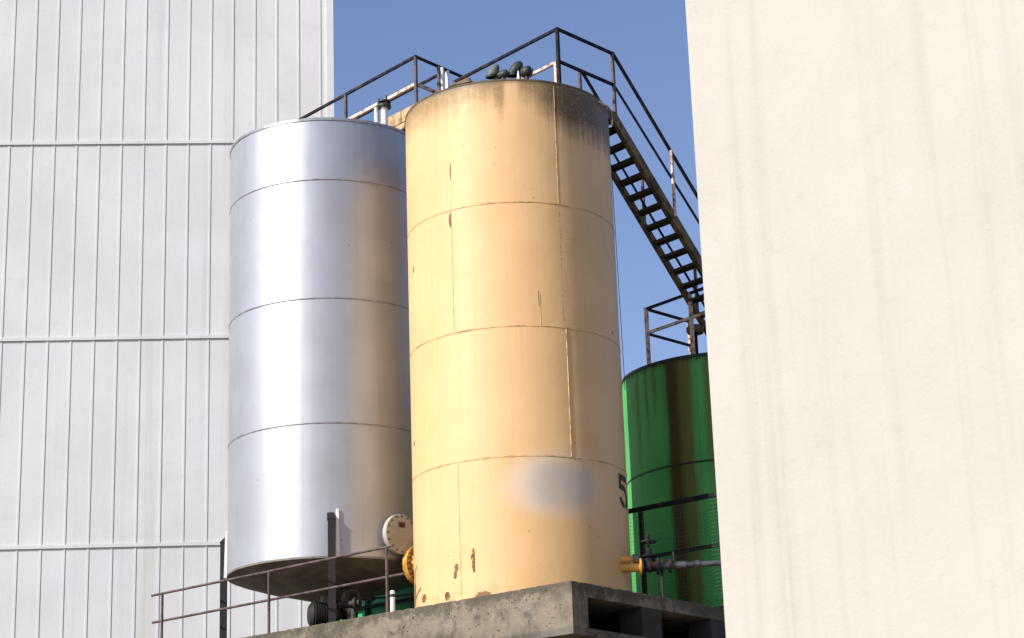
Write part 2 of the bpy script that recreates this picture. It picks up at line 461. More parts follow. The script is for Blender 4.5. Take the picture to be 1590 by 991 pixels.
# manway on the far left side, facing the silver tank
vdir = dirv(-51)
c = Vector((YT.x, YT.y, 4.437)) + vdir * YR
mb = MB(); mb.lathe(c - vdir * .05, [(.165, 0), (.165, .41)], 40, axis=vdir)
mw = mb.build('manway', M['yellow_plain'], yt, smooth=True)
mb = MB(); mb.lathe(c + vdir * .328, [(.15, 0), (.235, 0), (.235, .028), (.15, .028)], 48, axis=vdir)
mb.lathe(c + vdir * .360, [(.0, .03), (.235, .03), (.235, 0), (0, 0)], 48, axis=vdir)
mb.build('flange', M['yellow_plain'], mw, smooth=True, angle=30)
x_ = vdir.cross(ZAX).normalized()
for i in range(20):
    a = 2 * math.pi * i / 20; p = c + (x_ * math.cos(a) + ZAX * math.sin(a)) * .203
    mb = MB(); mb.tube(p + vdir * .300, p + vdir * .42, .017, 6); mb.build('bolt', M['rust'], mw)
# grab handle
mb = MB(); p0 = on(YT, YR, -25.5, 4.205); p1 = on(YT, YR, -25.5, 3.965); nrm = (p0 - Vector((YT.x, YT.y, 4.205))).normalized()
mb.path([p0, p0 + nrm * .012, p0 + nrm * .018 - ZAX * .012, p1 + nrm * .018 + ZAX * .012, p1 + nrm * .012, p1], .008, 8)
mb.build('grab_handle', M['handle'], yt, smooth=True)
mb = MB(); p = on(YT, YR + .004, -26.0, 4.11); mb.bar(p + ZAX * .025, p - ZAX * .025, .03, .012); mb.build('handle_bracket', M['handle'], yt)
# painted figure 5, stencilled, wrapped on the shell
def stencil_five(th0, zc, w, h, t):
    """th0: angle of the left edge; w, h, t in metres"""
    mb = MB()
    def P(x, y, r=YR + .0035): return on(YT, r, th0 + math.degrees(x / YR), zc + y)
    def patch(x0, x1, y0, y1, n=8):
        mb.quadloop([[P(x0 + (x1 - x0) * i / n, y) for i in range(n + 1)] for y in (y0, y1)], close=False)
    def arc(cx, cy, rx, ry, a0, a1, n=22):
        rings = []
        for i in range(n + 1):
            a = R(a0 + (a1 - a0) * i / n)
            rings.append([P(cx + math.cos(a) * rx, cy + math.sin(a) * ry), P(cx + math.cos(a) * (rx - t), cy + math.sin(a) * (ry - t))])
        mb.quadloop(rings, close=False)
    patch(0, w * .96, h / 2 - t, h / 2)                 # top bar
    patch(0, t, h * .02, h / 2 - t)                     # left upright
    patch(t, w * .42, h * .02, h * .02 + t)             # start of the bowl
    arc(w * .42, -h * .19 + .0, w * .58, h * .21 + t, 90, -62)   # bowl
    arc(w * .42, -h * .19 + .0, w * .44, h * .31, -172, -80)     # lower hook after the stencil gap
    return mb
stencil_five(64.6, 4.93, .30, .375, .068).build('painted_digit', M['digit'], yt)
# bent pipe at the top right and the thin conduit that runs down from it
mb = MB(); mb.path([on(YT, YR + .02, 62, 9.575), on(YT, YR + .045, 70, 9.585), on(YT, YR + .05, 77, 9.59), on(YT, YR + .05, 79, 9.575), on(YT, YR + .05, 79.4, 9.42)], .013, 8)
mb.build('bent_pipe', M['railcream'], yt, smooth=True)
mb = MB(); mb.path([on(YT, YR + .006 + .0035 * i, 85, 8.9 - .34 * i) for i in range(9)], .004, 6)
mb.build('conduit', M['darksteel'], yt, smooth=True)
# outlet stub pointing right
oc = on(YT, YR, 64, 4.045); od = Vector((1, .02, .02)).normalized()
mb = MB(); mb.tube(oc - od * .12, oc + od * .20, .052, 20)
ob = mb.build('outlet_stub', M['yellow_plain'], yt, smooth=True)
mb = MB(); mb.lathe(oc + od * .185, [(0, 0), (.10, 0), (.10, .022), (0, .022)], 28, axis=od); mb.build('flange', M['yellow_plain'], ob, smooth=True, angle=30)
mb = MB(); q = on(YT, YR, 62.5, 4.135); mb.tube(q - od * .1, q + od * .13, .036, 16); o2 = mb.build('outlet_stub', M['yellow_plain'], yt, smooth=True)
mb = MB(); mb.lathe(q + od * .13, [(0, .075), (.03, .07), (.047, .05), (.05, 0), (0, 0)], 20, axis=od); mb.build('cap', M['galv'], o2, smooth=True)

# ---------------------------------------------------------------- outlet valve and pipe on the right
vc = oc + od * .30
vt = thing('gate_valve', vc, 'dark gate valve with handwheel bolted to the yellow tank outlet', 'valve')
mb = MB(); mb.lathe(vc - od * .095, [(0, 0), (.095, 0), (.095, .024), (.055, .026), (.06, .07), (.075, .095), (.06, .12), (.055, .165), (.095, .168), (.095, .19), (0, .19)], 28, axis=od)
mb.build('valve_body', M['darksteel'], vt, smooth=True, angle=35)
mb = MB(); mb.lathe(vc, [(.06, 0), (.055, .10), (.08, .105), (.08, .125), (.03, .14), (.022, .20), (.014, .21), (.014, .36), (0, .36)], 20)
mb.build('bonnet', M['darksteel'], vt, smooth=True, angle=35)
hw = vc + ZAX * .275
mb = MB(); mb.torus(hw, .082, .011, 28, 8)
for i in range(3):
    a = i * math.pi * 2 / 3 + .3; mb.tube(hw, hw + Vector((math.cos(a), math.sin(a), 0)) * .082, .008, 6)
mb.build('handwheel', M['black'], vt, smooth=True)
pp = thing('discharge_pipe', vc + od * .1, 'galvanised horizontal pipe running right from the dark gate valve', 'pipe')
e0 = vc + od * .1; e1 = vc + od * 1.95
mb = MB(); mb.path([e0, e0 + od * .3, e0 + od * .31, e1, e1 + od * .05 - ZAX * .015, e1 + od * .07 - ZAX * .06, e1 + od * .075 - ZAX * (e1.z - GROUND)], [.042, .042, .032, .032, .032, .032, .032], 18)
mb.build('pipe', M['galv'], pp, smooth=True)
for d in (.02, .11):
    mb = MB(); mb.lathe(e0 + od * d, [(0, 0), (.085, 0), (.085, .022), (0, .022)], 24, axis=od); mb.build('flange', M['darksteel'], pp, smooth=True, angle=30)
mb = MB(); q = e0 + od * .17; mb.tube(q, q + ZAX * .13, .010, 8); mb.tube(q + ZAX * .10, q + ZAX * .15, .016, 8); mb.build('bleed_cock', M['black'], pp)
mb = MB(); q = e0 + od * .40; mb.lathe(q, [(.033, 0), (.045, .004), (.045, .05), (.033, .054)], 20, axis=od); mb.build('coupling', M['galv'], pp, smooth=True, angle=30)
mb = MB(); q = e0 + od * .03; mb.tube(q - ZAX * .03, q - ZAX * (q.z - YBOT), .018, 10); mb.build('pipe_support', M['black'], pp)

# ---------------------------------------------------------------- silver tank
stt = thing('storage_tank', (ST.x, ST.y, SBOT), 'silver aluminium painted tank on dark legs beside the yellow tank', 'tank')
shell(MB(), ST, SR, SBOT, STOP).build('shell', M['silver'], stt, smooth=True)
mb = MB(); mb.lathe((ST.x, ST.y, 0), [(SR + .002, STOP - .035), (SR + .010, STOP - .03), (SR + .010, STOP + .004), (SR - .02, STOP + .008), (.5, STOP + .05), (.02, STOP + .07)], 128, cap1=True)
mb.build('roof', M['silver_weld'], stt, smooth=True)
for z in (9.18, 7.652, 6.101):
    MB().torus((ST.x, ST.y, z), SR + .001, .006).build('weld_seam', M['silver_weld'], stt, smooth=True)
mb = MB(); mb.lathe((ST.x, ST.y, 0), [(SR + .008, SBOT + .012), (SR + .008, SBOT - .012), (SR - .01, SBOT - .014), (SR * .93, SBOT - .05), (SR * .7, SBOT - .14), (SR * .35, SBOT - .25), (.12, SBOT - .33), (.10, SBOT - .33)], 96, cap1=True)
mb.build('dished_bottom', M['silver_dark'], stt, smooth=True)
mw_dir = dirv(137.5)
c = Vector((ST.x, ST.y, 4.784)) + mw_dir * (SR + .06)
mb = MB(); mb.lathe(c - mw_dir * .16, [(.19, 0), (.19, .22)], 40, axis=mw_dir)
sm = mb.build('manway', M['silver_weld'], stt, smooth=True)
mb = MB(); mb.lathe(c, [(.19, 0), (.238, 0), (.238, .055), (.232, .06), (0, .06)], 56, axis=mw_dir)
cv = mb.build('manway_cover', M['cover'], sm, smooth=True, angle=30)
x_ = mw_dir.cross(ZAX).normalized()
for i in range(16):
    a = 2 * math.pi * i / 16; p = c + (x_ * math.cos(a) + ZAX * math.sin(a)) * .212
    mb = MB(); mb.tube(p + mw_dir * .05, p + mw_dir * .075, .012, 6); mb.build('bolt', M['galv'], cv)
p = c + mw_dir * .064 + ZAX * .11
hx = mw_dir.cross(ZAX).normalized()
mb = MB(); mb.hexa([p + hx * a - ZAX * b for a, b in ((-.045, .03), (.045, .03), (.045, -.03), (-.045, -.03))], [p + mw_dir * .006 + hx * a - ZAX * b for a, b in ((-.045, .03), (.045, .03), (.045, -.03), (-.045, -.03))])
mb.build('name_plate', M['rust'], cv)
for th in (5.6, 95.6, 185.6, 275.6):
    n_ = on((0, 0), 1, th, 0); tdir = Vector((n_.y * -1, n_.x, 0))
    base = Vector((ST.x, ST.y, 0))
    mb = MB()
    q0 = base + n_ * (SR + .045)
    mb.bar(q0 + ZAX * YBOT, q0 + ZAX * 4.93, .085, .085, n_)
    mb.hexa([q0 + tdir * a + n_ * b + ZAX * 4.93 for a, b in ((-.05, -.05), (.05, -.05), (.05, .05), (-.05, .05))], [q0 + tdir * a + n_ * b + ZAX * 5.03 for a, b in ((-.05, -.058), (.05, -.058), (.03, -.05), (-.03, -.05))])
    lg = mb.build('leg', M['black'], stt)
    mb = MB()
    for sgn in (1,):
        e = q0 + tdir * (.070 * sgn)
        mb.hexa([e + tdir * a + n_ * b + ZAX * (SBOT - .02) for a, b in ((-.024, -.045), (.024, -.045), (.024, -.005), (-.024, -.005))], [e + tdir * a + n_ * b + ZAX * 5.06 for a, b in ((-.016, -.045), (.016, -.045), (.016, -.02), (-.016, -.02))])
    mb.build('gusset_plate', M['white'], lg)
    mb = MB(); mb.bar(q0 + ZAX * YBOT, q0 + ZAX * (YBOT + .02), .2, .2, n_); mb.build('base_plate', M['black'], lg)

# outlet pipe with flanged elbow under the silver tank
up = thing('drain_pipe', (ST.x, ST.y, YBOT), 'black drain pipe with flanged elbow below the silver tank', 'pipe')
a0 = Vector((ST.x, ST.y, SBOT - .31)); ddir = Vector((.30, -.95, 0)).normalized()
mb = MB(); mb.path([a0, a0 - ZAX * .08, a0 - ZAX * .12 + ddir * .03, a0 - ZAX * .14 + ddir * .10, a0 - ZAX * .14 + ddir * 1.15], .055, 16); mb.build('pipe', M['black'], up, smooth=True)
for d in (.55, 1.0, 1.12):
    mb = MB(); mb.lathe(a0 - ZAX * .14 + ddir * d, [(0, 0), (.095, 0), (.095, .03), (0, .03)], 24, axis=ddir); mb.build('flange', M['black'], up, smooth=True, angle=30)
mb = MB(); q = a0 - ZAX * .14 + ddir * .80; mb.tube(q, q + ZAX * .16, .03, 12); mb.torus(q + ZAX * .16, .07, .01, 20, 6); mb.build('valve', M['black'], up, smooth=True)
mb = MB(); q = Vector((-1.955, 23.72, YBOT)); mb.tube(q, q + ZAX * .27, .03, 12); mb.build('support_post', M['galv'], up, smooth=True)
mb = MB(); mb.tube(Vector((-1.96, 23.7, 3.95)) - Vector((.12, -.06, 0)), Vector((-1.96, 23.7, 3.95)) + Vector((.10, -.05, 0)), .045, 14); mb.build('pipe_stub', M['black'], up, smooth=True)
mb = MB(); mb.lathe(Vector((-1.96, 23.7, 3.95)) + Vector((.04, -.02, 0)), [(0, 0), (.075, 0), (.075, .03), (0, .03)], 20, axis=(.89, -.45, 0)); mb.build('flange', M['black'], up)
pu = thing('added_pump', (-2.22, 24.15, YBOT), 'added dark motor unit filling in the shade under the silver tank', 'added_pump')  # added dark shape that stands in for the shade under the tank
q = Vector((-2.22, 24.15, 3.90)); dx = Vector((.95, .3, 0)).normalized()
mb = MB(); mb.lathe(q - dx * .30, [(0, 0), (.11, .01), (.15, .04)] + [p for i in range(9) for p in ((.15, .06 + i * .03), (.165, .063 + i * .03), (.165, .075 + i * .03), (.15, .078 + i * .03))] + [(.14, .36), (.06, .38), (0, .38)], 28, axis=dx); mb.build('motor', M['black'], pu, smooth=True, angle=30)
mb = MB(); mb.lathe(q + dx * .06, [(0, 0), (.05, 0), (.05, .08), (.17, .085), (.19, .12), (.19, .17), (.17, .20), (.08, .21), (0, .21)], 28, axis=dx); mb.build('casing', M['black'], pu, smooth=True, angle=30)
mb = MB(); mb.bar(q - dx * .36 - ZAX * .22, q + dx * .34 - ZAX * .22, .34, .10); mb.build('base_plate', M['black'], pu)
mb = MB(); mb.bar(q - dx * .14 + ZAX * .17, q + dx * .02 + ZAX * .17, .12, .10); mb.build('terminal_box', M['black'], pu)
tp = thing('thin_pipe', (-1.75, 24.6, 4.15), 'thin black pipe with a coupling crossing the green screen under the silver tank', 'pipe')
mb = MB(); mb.tube((-2.35, 24.85, 4.155), (-1.30, 24.45, 4.165), .012, 8); mb.build('pipe', M['black'], tp, smooth=True)
mb = MB(); mb.tube((-1.80, 24.64, 4.12), (-1.80, 24.64, 4.215), .022, 8); mb.tube((-1.84, 24.655, 4.16), (-1.76, 24.625, 4.16), .024, 10); mb.build('coupling', M['black'], tp, smooth=True)
mb = MB(); mb.tube((-2.30, 24.83, 4.155), (-2.30, 24.83, YBOT), .012, 8); mb.build('stand', M['black'], tp); mb = MB(); mb.tube((-1.32, 24.46, 4.165), (-1.32, 24.46, YBOT), .012, 8); mb.build('stand', M['black'], tp)

# vents on the silver roof
sv = thing('vent_pipe', (-1.515, 24.02, STOP), 'white upright vent pipe with dark flanged head on the silver tank roof', 'vent')
q = Vector((-1.515, 24.02, 0))
mb = MB(); mb.tube(q + ZAX * (STOP + .0), q + ZAX * 10.27, .042, 20); mb.build('pipe', M['white'], sv, smooth=True)
mb = MB(); mb.lathe(q + ZAX * 10.262, [(0, 0), (.088, 0), (.088, .03), (.05, .034), (.05, .06), (.085, .064), (.085, .085), (0, .09)], 24); mb.build('head_flange', M['vent_dark'], sv, smooth=True, angle=30)
mb = MB(); 
for i in range(4):
    a = i * math.pi / 2 + .5; p = q + Vector((math.cos(a), math.sin(a), 0)) * .068 + ZAX * 10.25
    mb.tube(p, p + ZAX * (.15 if i % 2 else .125), .014, 6)
mb.build('bolt', M['black'], sv)
mb = MB(); p = q + Vector((-.105, .02, 0)); mb.tube(p + ZAX * (STOP + .01), p + ZAX * 10.27, .024, 10); mb.build('side_tube', M['white'], sv, smooth=True)
mb = MB(); mb.bar(q + Vector((-.09, .02, STOP + .05)), q + Vector((-.02, 0, STOP + .05)), .03, .03); mb.build('bracket', M['railcream'], sv)
rc = thing('dome_vent', (-2.17, 24.25, STOP), 'small dark domed cap near the front of the silver roof', 'vent')
mb = MB(); q = Vector((-2.17, 24.25, 0)); mb.tube(q + ZAX * STOP, q + ZAX * 10.16, .035, 14); mb.build('neck', M['vent_dark'], rc, smooth=True)
mb = MB(); mb.lathe(q + ZAX * 10.15, [(.0, -.005), (.058, -.005), (.062, .02), (.045, .05), (.02, .062), (.0, .065)], 20); mb.build('dome', M['vent_dark'], rc, smooth=True)

# ---------------------------------------------------------------- vents on the yellow roof
def cowl_vent(mouth, axis, rad, ln, mat, drum, drad, label):
    mouth = Vector(mouth); axis = Vector(axis).normalized(); drum = Vector(drum)
    t = thing('cowl_vent', (mouth.x + .03, mouth.y, YTOP), label, 'vent', 'vents on the yellow tank roof')
    mb = MB(); mb.lathe(mouth, [(rad * .90, 0), (rad * 1.02, ln * .12), (rad * 1.03, ln * .40), (rad * .92, ln * .66), (rad * .66, ln * .87), (rad * .3, ln * .98), (0, ln)], 28, axis=axis)
    mb.build('hood', mat, t, smooth=True)
    mb = MB(); mb.lathe(mouth, [(0, .012), (rad * .86, .012), (rad * .86, -.012), (rad * 1.06, -.012), (rad * 1.06, .016), (rad * .95, .018)], 28, axis=axis); mb.build('mouth_ring', M['black'], t, smooth=True, angle=30)
    c = mouth + axis * ln * .45
    mb = MB(); mb.path([Vector((c.x + .03, c.y, YTOP + .02)), Vector((c.x + .03, c.y, c.z - .03)), c], .03, 12); mb.build('stem', M['vent_dark'], t, smooth=True)
    mb = MB(); mb.lathe(drum, [(0, -.065), (drad * .75, -.062), (drad * .96, -.045), (drad, 0), (drad * .96, .04), (drad * .75, .06), (drad * .25, .064), (drad * .22, .085), (0, .085)], 28, axis=(.80, -.45, .12)); mb.build('relief_drum', M['vent_dark'], t, smooth=True, angle=50)
    mb = MB(); mb.tube(Vector((drum.x, drum.y, YTOP + .02)), drum, .026, 12); mb.tube(drum, (c.x + .03, c.y, drum.z - .01), .02, 10); mb.build('neck', M['vent_dark'], t, smooth=True)
    mb = MB(); mb.lathe((drum.x, drum.y, YTOP + .16), [(0, 0), (.05, 0), (.05, .018), (0, .018)], 18); mb.build('flange', M['galv'], t, smooth=True, angle=30)
    return t
cowl_vent((-.140, 22.40, 9.915), (.34, -.1, .92), .066, .165, M['vent_grey'], (-.005, 22.37, 9.925), .052, 'pale grey cowl vent with dark drum, left of the pair on the yellow tank')
t = cowl_vent((.118, 22.40, 9.925), (.38, -.1, .90), .078, .185, M['vent_dark'], (.272, 22.36, 9.945), .066, 'dark cowl vent with large relief drum, right of the pair on the yellow tank')
mb = MB(); mb.lathe((.175, 22.3, YTOP + .05), [(0, .26), (.006, .26), (.020, .16), (.020, 0), (0, 0)], 10); mb.build('spigot', M['white'], t)
hk = thing('roof_hatch', (-.50, 22.55, YTOP), 'weathered roof hatch with a tilted brown lid at the rim of the yellow tank', 'hatch')
q = Vector((-.50, 22.55, 0))
mb = MB(); mb.lathe(q + ZAX * (YTOP + .0), [(.10, 0), (.10, .19), (.115, .19), (.115, .21), (.0, .212)], 24); mb.build('neck', M['yellow_weld'], hk, smooth=True, angle=30)
mb = MB(); mb.hexa([q + Vector(p) for p in ((-.15, -.11, 9.83), (.11, -.11, 9.885), (.11, .10, 9.885), (-.15, .10, 9.83))], [q + Vector(p) for p in ((-.11, -.08, 9.87), (.08, -.08, 9.95), (.08, .08, 9.95), (-.11, .08, 9.87))])
mb.build('lid', M['tan'], hk)
mb = MB(); mb.hexa([q + Vector(p) for p in ((.03, -.10, 9.88), (.15, -.10, 9.865), (.15, .08, 9.865), (.03, .08, 9.88))], [q + Vector(p) for p in ((.04, -.08, 9.95), (.13, -.08, 9.90), (.13, .06, 9.90), (.04, .06, 9.95))]); mb.build('hinge', M['vent_dark'], hk)

# ---------------------------------------------------------------- roof platform with railing on the yellow tank
RP = .020
plat = thing('roof_platform', STAIR(0, 0, YTOP), 'dark steel landing with handrails on top of the yellow tank', 'platform')
mb = MB(); mb.fbox(STAIR, .02, 1.02, .03, .50, 9.722, 9.752); mb.build('floor_plate', M['darksteel'], plat)
for b in (.0, .53):
    mb = MB(); mb.fbox(STAIR, .0, 1.03, b - .015, b + .015, 9.655, 9.765); mb.build('edge_channel', M['stairolive'], plat)
mb = MB(); mb.fbox(STAIR, 1.03, 1.05, -.015, .545, 9.655, 9.765); mb.build('edge_channel', M['stairolive'], plat)
ZR, ZM = 10.55, 10.13  # shaded rails are coloured dark, the sunlit mid rail cream
mb = MB(); mb.bar(STAIR(-.02, 0, ZR), STAIR(1.03, 0, ZR), .031, .033); mb.build('top_rail', M['darksteel'], plat)
mb = MB(); mb.bar(STAIR(0, .015, ZR), STAIR(0, 1.95, ZR), .031, .033); mb.build('top_rail', M['darksteel'], plat)
mb = MB(); mb.bar(STAIR(0, 0, ZM), STAIR(1.02, 0, ZM), .03, .034); mb.build('mid_rail', M['darksteel'], plat)
mb = MB(); mb.bar(STAIR(0, .03, ZM), STAIR(0, 1.95, ZM), .03, .034); mb.build('mid_rail', M['railcream'], plat)
for a, b, z0, z1, m_ in ((0, 0, YTOP + .02, ZR, 'darksteel'), (1.02, 0, 9.66, ZR, 'raildark'), (0, .05, YTOP + .02, ZM + .01, 'railcream'), (0, 1.93, YTOP, ZR, 'raildark'), (0, .95, YTOP + .02, ZR - .0, 'raildark')):
    if (a, b) == (0, .95): continue
    mb = MB(); mb.bar(STAIR(a, b, z0), STAIR(a, b, z1), .036, .036, STAIR.a); mb.build('post', M[m_], plat)
mb = MB(); mb.bar(STAIR(.94, .52, 9.7), STAIR(.94, .52, 10.50), .034, .034, STAIR.a); mb.build('post', M['raildark'], plat)

# ---------------------------------------------------------------- stairway
stair = thing('stairway', STAIR(1.02, .25, 9.75), 'steep open steel stairway with handrails descending from the yellow tank to the green tank', 'stairs')
U0 = 1.02; SL = .965; U_END = 2.72
def line(b, u0, z0, u1, sl, w, h, name, m_):
    mb = MB(); mb.bar(STAIR(U0 + u0, b, z0), STAIR(U0 + u1, b, z0 - sl * (u1 - u0)), w, h, ZAX); mb.build(name, M[m_], stair)
perp = .118
for b in (0.0, .50):
    # top edge at z = 9.76 - SL*u ; centre is half the vertical depth lower
    vdep = perp * math.sqrt(1 + SL * SL)
    line(b, .0, 9.77 - vdep / 2, U_END, SL, .022, perp, 'stringer', 'stairolive')
    line(b + (.022 if b == 0 else -.022), .0, 9.77 - vdep + .012, U_END, SL, .045, .014, 'stringer_flange', 'stairolive')
k = 0
u = .085
while u < U_END - .1:
    z = 9.70 - SL * u - .0
    mb = MB()
    mb.fbox(STAIR, U0 + u - .068, U0 + u + .068, .012, .488, z - .012, z - .004)
    mb.fbox(STAIR, U0 + u - .068, U0 + u - .060, .012, .488, z - .038, z - .0125)
    mb.fbox(STAIR, U0 + u + .060, U0 + u + .068, .012, .488, z - .038, z - .0125)
    mb.build('tread', M['tread'], stair)
    u += .1625; k += 1
line(0, .0, 10.565, U_END, .95, .031, .033, 'handrail', 'darksteel')
line(0, .0, 10.135, U_END, .90, .020, .026, 'mid_rail', 'darksteel')
line(.50, -.07, 10.49, U_END, .976, .030, .030, 'handrail', 'darksteel')
line(.50, -.03, 10.03, U_END, .965, .020, .024, 'mid_rail', 'darksteel')
for b in (0, .50):
    for uu in (1.06, 2.05, 2.66):
        zt = 10.56 - .95 * uu if b == 0 else 10.49 - .976 * (uu + .07)
        mb = MB(); mb.bar(STAIR(U0 + uu, b + (.018 if b else -.018), 9.70 - SL * uu), STAIR(U0 + uu, b + (.018 if b else -.018), zt), .03, .03, STAIR.a)
        mb.build('post', M['railcream' if b == 0 else 'raildark'], stair)

# ---------------------------------------------------------------- catwalk behind, on the silver tank
cw = thing('catwalk', WALK(.4, 0, STOP), 'railed catwalk with pale toe boards crossing onto the silver tank roof', 'catwalk')
CL = 3.1; CWID = .60
mb = MB(); mb.fbox(WALK, .02, CWID, -.05, CL, 10.17, 10.20); mb.build('floor_plate', M['stairolive'], cw)
for (b0, b1) in ((-.05, .30), (.312, .66)):
    mb = MB(); mb.fbox(WALK, -.012, .012, b0, b1, 10.19, 10.355); mb.build('toe_board', M['plank'], cw)
mb = MB(); mb.fbox(WALK, -.02, .02, -.05, CL, 10.10, 10.17); mb.build('bearer', M['plank'], cw)
mb = MB(); mb.fbox(WALK, CWID - .02, CWID + .02, -.05, CL, 10.10, 10.17); mb.build('bearer', M['plank'], cw)
for b in (.42, 1.2, 2.2, 3.0):
    for a in (.0, CWID):
        p = WALK(a, b, 10.12)
        dd = (Vector((p.x, p.y, 0)) - ST).length
        if dd < SR - .03:
            mb = MB(); mb.bar(WALK(a, b, STOP + .005), WALK(a, b, 10.10), .04, .04, WALK.a); mb.build('strut', M['railcream'], cw)
mb = MB(); mb.bar(WALK(.02, .1, 10.06), WALK(.02, .60, 9.99), .03, .03); mb.bar(WALK(.10, .05, 10.09), WALK(.10, .60, 10.09), .03, .03); mb.build('bracket', M['plank'], cw)
TZ, MZ = 11.0, 10.62  # top rails seen from below get their shade by dark colour
mb = MB(); mb.bar(WALK(0, -.018, TZ), WALK(0, CL, TZ), .031, .033); mb.build('top_rail', M['darksteel'], cw)
mb = MB(); mb.bar(WALK(0, .02, MZ), WALK(0, CL, MZ), .034, .040); mb.build('mid_rail', M['railcream'], cw)
mb = MB(); mb.bar(WALK(.02, 0, TZ), WALK(1.05, 0, TZ), .030, .030); mb.build('top_rail', M['darksteel'], cw)
mb = MB(); mb.bar(WALK(.02, 0, MZ), WALK(1.05, 0, MZ), .034, .040); mb.build('mid_rail', M['railcream'], cw)
mb = MB(); mb.bar(WALK(CWID, .02, TZ), WALK(CWID, CL, TZ), .030, .030); mb.build('top_rail', M['darksteel'], cw)
mb = MB(); mb.bar(WALK(CWID, .02, MZ), WALK(CWID, CL, MZ), .026, .030); mb.build('mid_rail', M['darksteel'], cw)
for a, b, m_ in ((0, 0, 'raildark'), (0, 1.50, 'raildark'), (0, CL, 'raildark'), (CWID, CL, 'raildark'), (CWID, 1.5, 'railcream')):
    mb = MB(); mb.bar(WALK(a, b, 10.10), WALK(a, b, TZ), .034, .034, WALK.a); mb.build('post', M[m_], cw)
mb = MB(); mb.bar(WALK(.42, -.02, 10.10), WALK(.42, -.02, TZ - .01), .040, .034, WALK.a); mb.build('post', M['raildark'], cw)
mb = MB(); mb.bar(WALK(.45, -.055, 10.10), WALK(.45, -.055, TZ - .03), .040, .034, WALK.a); mb.build('post', M['white'], cw)
mb = MB(); mb.bar(WALK(CWID, -.0, 10.10), WALK(CWID, -.0, TZ), .036, .036, WALK.a); mb.build('post', M['white'], cw)

# ---------------------------------------------------------------- green tank
gt = thing('storage_tank', (GT.x, GT.y, GBOT), 'lower green tank with brown rust streaks behind the stairway', 'tank')
shell(MB(), GT, GR, GBOT, GTOP).build('shell', M['green'], gt, smooth=True)
mb = MB(); mb.lathe((GT.x, GT.y, 0), [(GR + .002, GTOP - .03), (GR + .01, GTOP - .026), (GR + .01, GTOP + .004), (GR - .02, GTOP + .006), (.5, GTOP + .05), (.02, GTOP + .07)], 128, cap1=True); mb.build('roof', M['vent_dark'], gt, smooth=True)
MB().torus((GT.x, GT.y, 5.71), GR + .001, .006).build('weld_seam', M['vent_dark'], gt, smooth=True)
gl = thing('roof_railing', GRAIL(0, 0, GTOP), 'cream and dark railing round the top of the green tank', 'railing')
for a, b in ((0, 0), (.86, 0), (0, 1.6), (0, .80)):
    if (a, b) == (0, .80): pass
    mb = MB(); mb.bar(GRAIL(a, b, GTOP - .0), GRAIL(a, b, 7.97), .040, .040, GRAIL.a); mb.build('post', M['railcream'], gl)
mb = MB(); mb.bar(GRAIL(0, -.02, 7.97), GRAIL(0, 1.6, 7.97), .031, .033); mb.build('top_rail', M['darksteel'], gl)  # underside shade carried by the dark rail colour
mb = MB(); mb.bar(GRAIL(0, 0, 7.645), GRAIL(0, 1.6, 7.645), .030, .036); mb.build('mid_rail', M['railcream'], gl)
mb = MB(); mb.bar(GRAIL(.02, 0, 7.97), GRAIL(.86, 0, 7.97), .032, .032); mb.build('top_rail', M['darksteel'], gl)
mb = MB(); mb.bar(GRAIL(.02, 0, 7.635), GRAIL(.86, 0, 7.635), .030, .030); mb.build('mid_rail', M['darksteel'], gl)
mv = thing('mushroom_vent', (2.33, 25.2, GTOP), 'tan mushroom cap vent on a dark stem atop the green tank', 'vent')
q = Vector((2.33, 25.2, 0))
mb = MB(); mb.tube(q + ZAX * GTOP, q + ZAX * 7.52, .024, 12); mb.build('stem', M['darksteel'], mv, smooth=True)
mb = MB(); mb.lathe(q + ZAX * 7.505, [(0, 0), (.10, 0), (.115, .03), (.115, .075), (.09, .10), (0, .115)], 28); mb.build('cap', M['tan'], mv, smooth=True, angle=35)

# ---------------------------------------------------------------- mesh fence behind the tanks
FN = Frame((1.4135, 23.7434), 39, -51)          # origin at the post seen right of the yellow tank
fz = 4.95; F0, F1 = -1.15, 5.4
fe = thing('mesh_fence', FN(0, 0, YBOT), 'dark railed wire mesh fence behind the tanks on the concrete platform', 'fence')
mb = MB(); mb.bar(FN(0, F0, fz), FN(0, F1, fz), .045, .050); mb.build('top_rail', M['darksteel'], fe)
mb = MB(); mb.bar(FN(0, F0, 4.37), FN(0, F1, 4.37), .035, .040); mb.build('mid_rail', M['darksteel'], fe)
mb = MB(); mb.bar(FN(0, F0, 3.66), FN(0, F1, 3.66), .03, .03); mb.build('bottom_rail', M['darksteel'], fe)
for b in (-1.1, 0, 1.1, 2.2, 3.3, 4.4, 5.37):
    mb = MB(); mb.bar(FN(.02, b, YBOT), FN(.02, b, fz), .045, .045, FN.a); mb.build('post', M['darksteel'], fe)
mb = MB()
nw = int((F1 - F0) / .045)
for i in range(nw):
    b = F0 + .0225 + i * .045; mb.bar(FN(-.02, b, 3.66), FN(-.02, b, fz), .0014, .0014, FN.a)
for i in range(28):
    z = 3.68 + i * .045; mb.bar(FN(-.025, F0, z), FN(-.025, F1, z), .0022, .0022)
mb.build('wire_mesh', M['net'], fe)
mb = MB(); mb.fbox(FN, .045, .055, 1.65, 5.35, 3.66, 4.88); mb.build('screen_sheet', M['sheet'], fe)

